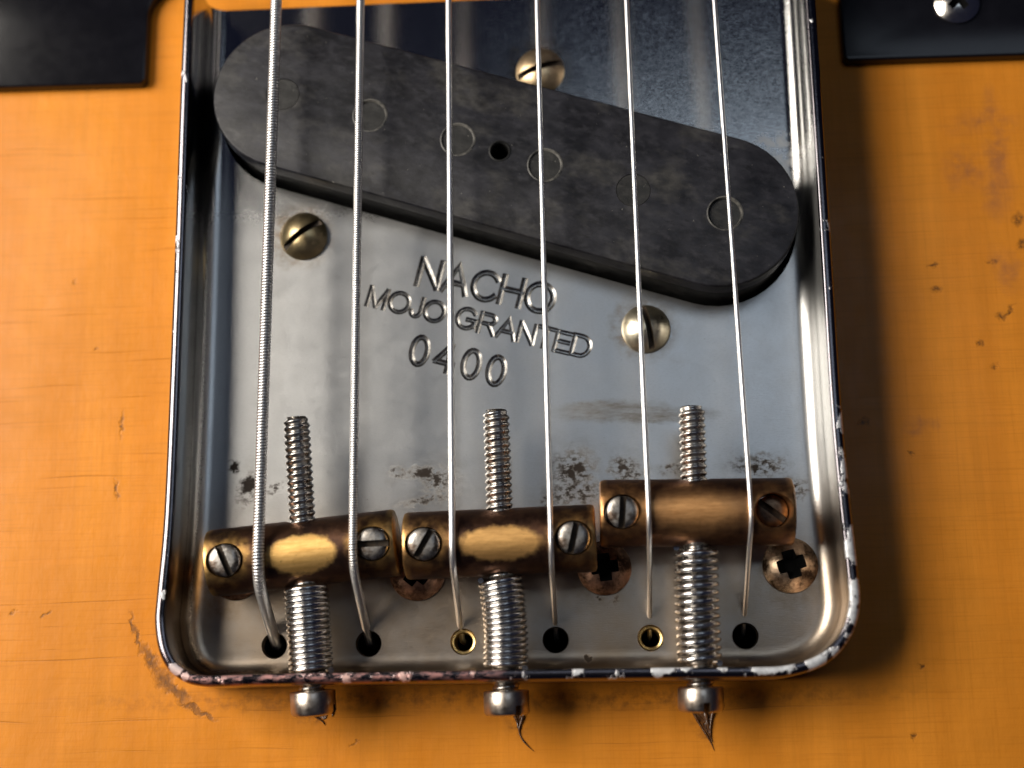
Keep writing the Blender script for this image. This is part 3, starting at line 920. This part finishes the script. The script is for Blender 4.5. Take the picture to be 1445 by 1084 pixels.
slab = ['tight coil spring behind the left tilted saddle', 'tight bent coil spring behind the middle saddle', 'longer open coil spring behind the right forward saddle']
for i, (hd, tp, lab, sl, nco, ztip) in enumerate(iss):
    zc = saddles[i][2]
    hp = at(*hd, 4.9); tpp = at(*tp, ztip)
    d = Vector(tpp - hp); L = d.length
    e = empty('intonation_screw', hp, lab, 'screw', GI)
    e.rotation_mode = 'QUATERNION'
    e.rotation_quaternion = d.to_track_quat('Y', 'Z')
    V, F = lathe([(0, -1.5), (2.0, -1.5), (2.35, -1.36), (2.5, -1.1), (2.5, 1.0), (2.4, 1.15), (0, 1.15)], 48, 'y')
    me = cut(mesh('head', V, F, HEADS, 25), [[(x, y, z) for x, y, z in xf(box(0, 0, 0, .75, 1.5, 6), 0)[0]] and
              ([tuple(Matrix.Rotation(sl, 4, 'Y') @ Vector(v) + Vector((0, -1.5, 0))) for v in box(0, 0, 0, .75, 2.2, 6)[0]], box(0, 0, 0, 1, 1, 1)[1])], GRIME)
    link('head', me, e)
    V, F = thread(L - 1.0)
    link('shaft', mesh('shaft', V, F, STEEL, 70), e, (0, 1.0, 0))
    # spring between the rear wall and the barrel
    u = np.array(d.normalized())
    s0 = (-3.25 - hp[1]) / u[1]
    ybar = saddles[i][0][1] + math.tan(saddles[i][1]) * (hp[0] - saddles[i][0][0]) - RB
    s1 = (ybar - .15 - hp[1]) / u[1]
    base = hp + u * s0
    LL = s1 - s0
    N = 60
    ts = np.linspace(0, 1, N)
    bend = [0.0, .28, .1][i]
    line = np.c_[bend * np.sin(ts * PI) * (1 if i == 1 else -1) - (.25 * ts if i == 1 else 0), ts * LL, np.zeros(N)]
    V, F = helix_on(line, 2.18, .325, LL / nco, 28, 10)
    so = link('compression_spring', mesh('compression_spring', V, F, SPRING, 60), None, base)
    so.rotation_mode = 'QUATERNION'
    so.rotation_quaternion = d.to_track_quat('Y', 'Z')
    tag(so, slab[i], 'spring', GC)

# ------------------------------------------------------------------ strings
tops = [(390, 0), (509, 0), (633, 0), (758, 0), (884, 0), (1008, 0)]
sad = [(365, 750), (498, 740), (638, 758), (777, 750), (915, 710), (1059, 705)]
rad = [.69, .51, .36, .30, .28, .26]
labs = ['thickest wound string at the far left, its winding clearly ribbed', 'thinner wound string second from the left, finely ribbed',
        'smooth string bending into the brass rimmed hole right of the left spring', 'plain string over the right part of the middle saddle',
        'plain string over the left part of the right brown saddle', 'thinnest plain string at the far right, beside the sunk saddle screw']
for i in range(6):
    mid, ang, zc = saddles[i // 2]
    r = rad[i]
    R = RB + r + .02
    pt = at(*sad[i], zc + R)
    ys = mid[1] + math.tan(ang) * (pt[0] - mid[0])
    xs = pt[0]
    tp = at(*tops[i], zc + R + .9)
    far = np.array([xs, ys, zc + R]) + (tp - np.array([xs, ys, zc + R])) * 2.0
    hx, hy, hz = holes_x[i] + [-.35, -.3, -.35, 0, 0, 0][i], .35, -2.5
    # tangent from the barrel down to the hole, in the plane of y and z
    dy, dz = hy - ys, hz - zc
    dist = math.hypot(dy, dz)
    base = math.atan2(dz, dy)
    off = math.acos(R / dist)
    th_ = base - off                                     # angle of the tangent point, measured from +y
    th_ = th_ % (2 * PI)
    P = [far, (far + np.array([xs, ys, zc + R])) / 2]
    P = [far + (np.array([xs, ys, zc + R]) - far) * t for t in np.linspace(0, 1, 30)]
    a0 = PI / 2
    end = th_
    npts = 12
    yzt = (ys + R * math.cos(end), zc + R * math.sin(end))
    xt = xs + (hx - xs) * .25
    for k in range(1, npts + 1):
        a = a0 + (end - a0) * k / npts
        P.append(np.array([xs + (xt - xs) * (k / npts) ** 2, ys + R * math.cos(a), zc + R * math.sin(a)]))
    tp2 = P[-1].copy()
    hole = np.array([hx, hy, hz])
    for t in np.linspace(0, 1, 12)[1:]:
        P.append(tp2 + (hole - tp2) * t)
    P.append(hole + np.array([0, -.1, -3.0])); P.append(hole + np.array([0, -.1, -9.0]))
    P, _ = resample(P, .6)
    base = np.array([xs, ys, zc + R])
    P = P - base
    if i < 2:
        e = empty('guitar_string', base, labs[i], 'string', 'guitar strings')
        pit = (.345, .285)[i]
        rw = pit * .44
        V, F = tube(P, r - 1.6 * rw, 10)
        link('core', mesh('core', V, F, CORE, 60), e)
        V, F = helix_on(P, r - rw, rw, pit, 12, 6)
        link('winding', mesh('winding', V, F, STRINGM, 60), e)
    else:
        V, F = tube(P, r, 16)
        o = link('guitar_string', mesh('guitar_string', V, F, STRINGM, 60), None, base)
        tag(o, labs[i], 'string', 'guitar strings')
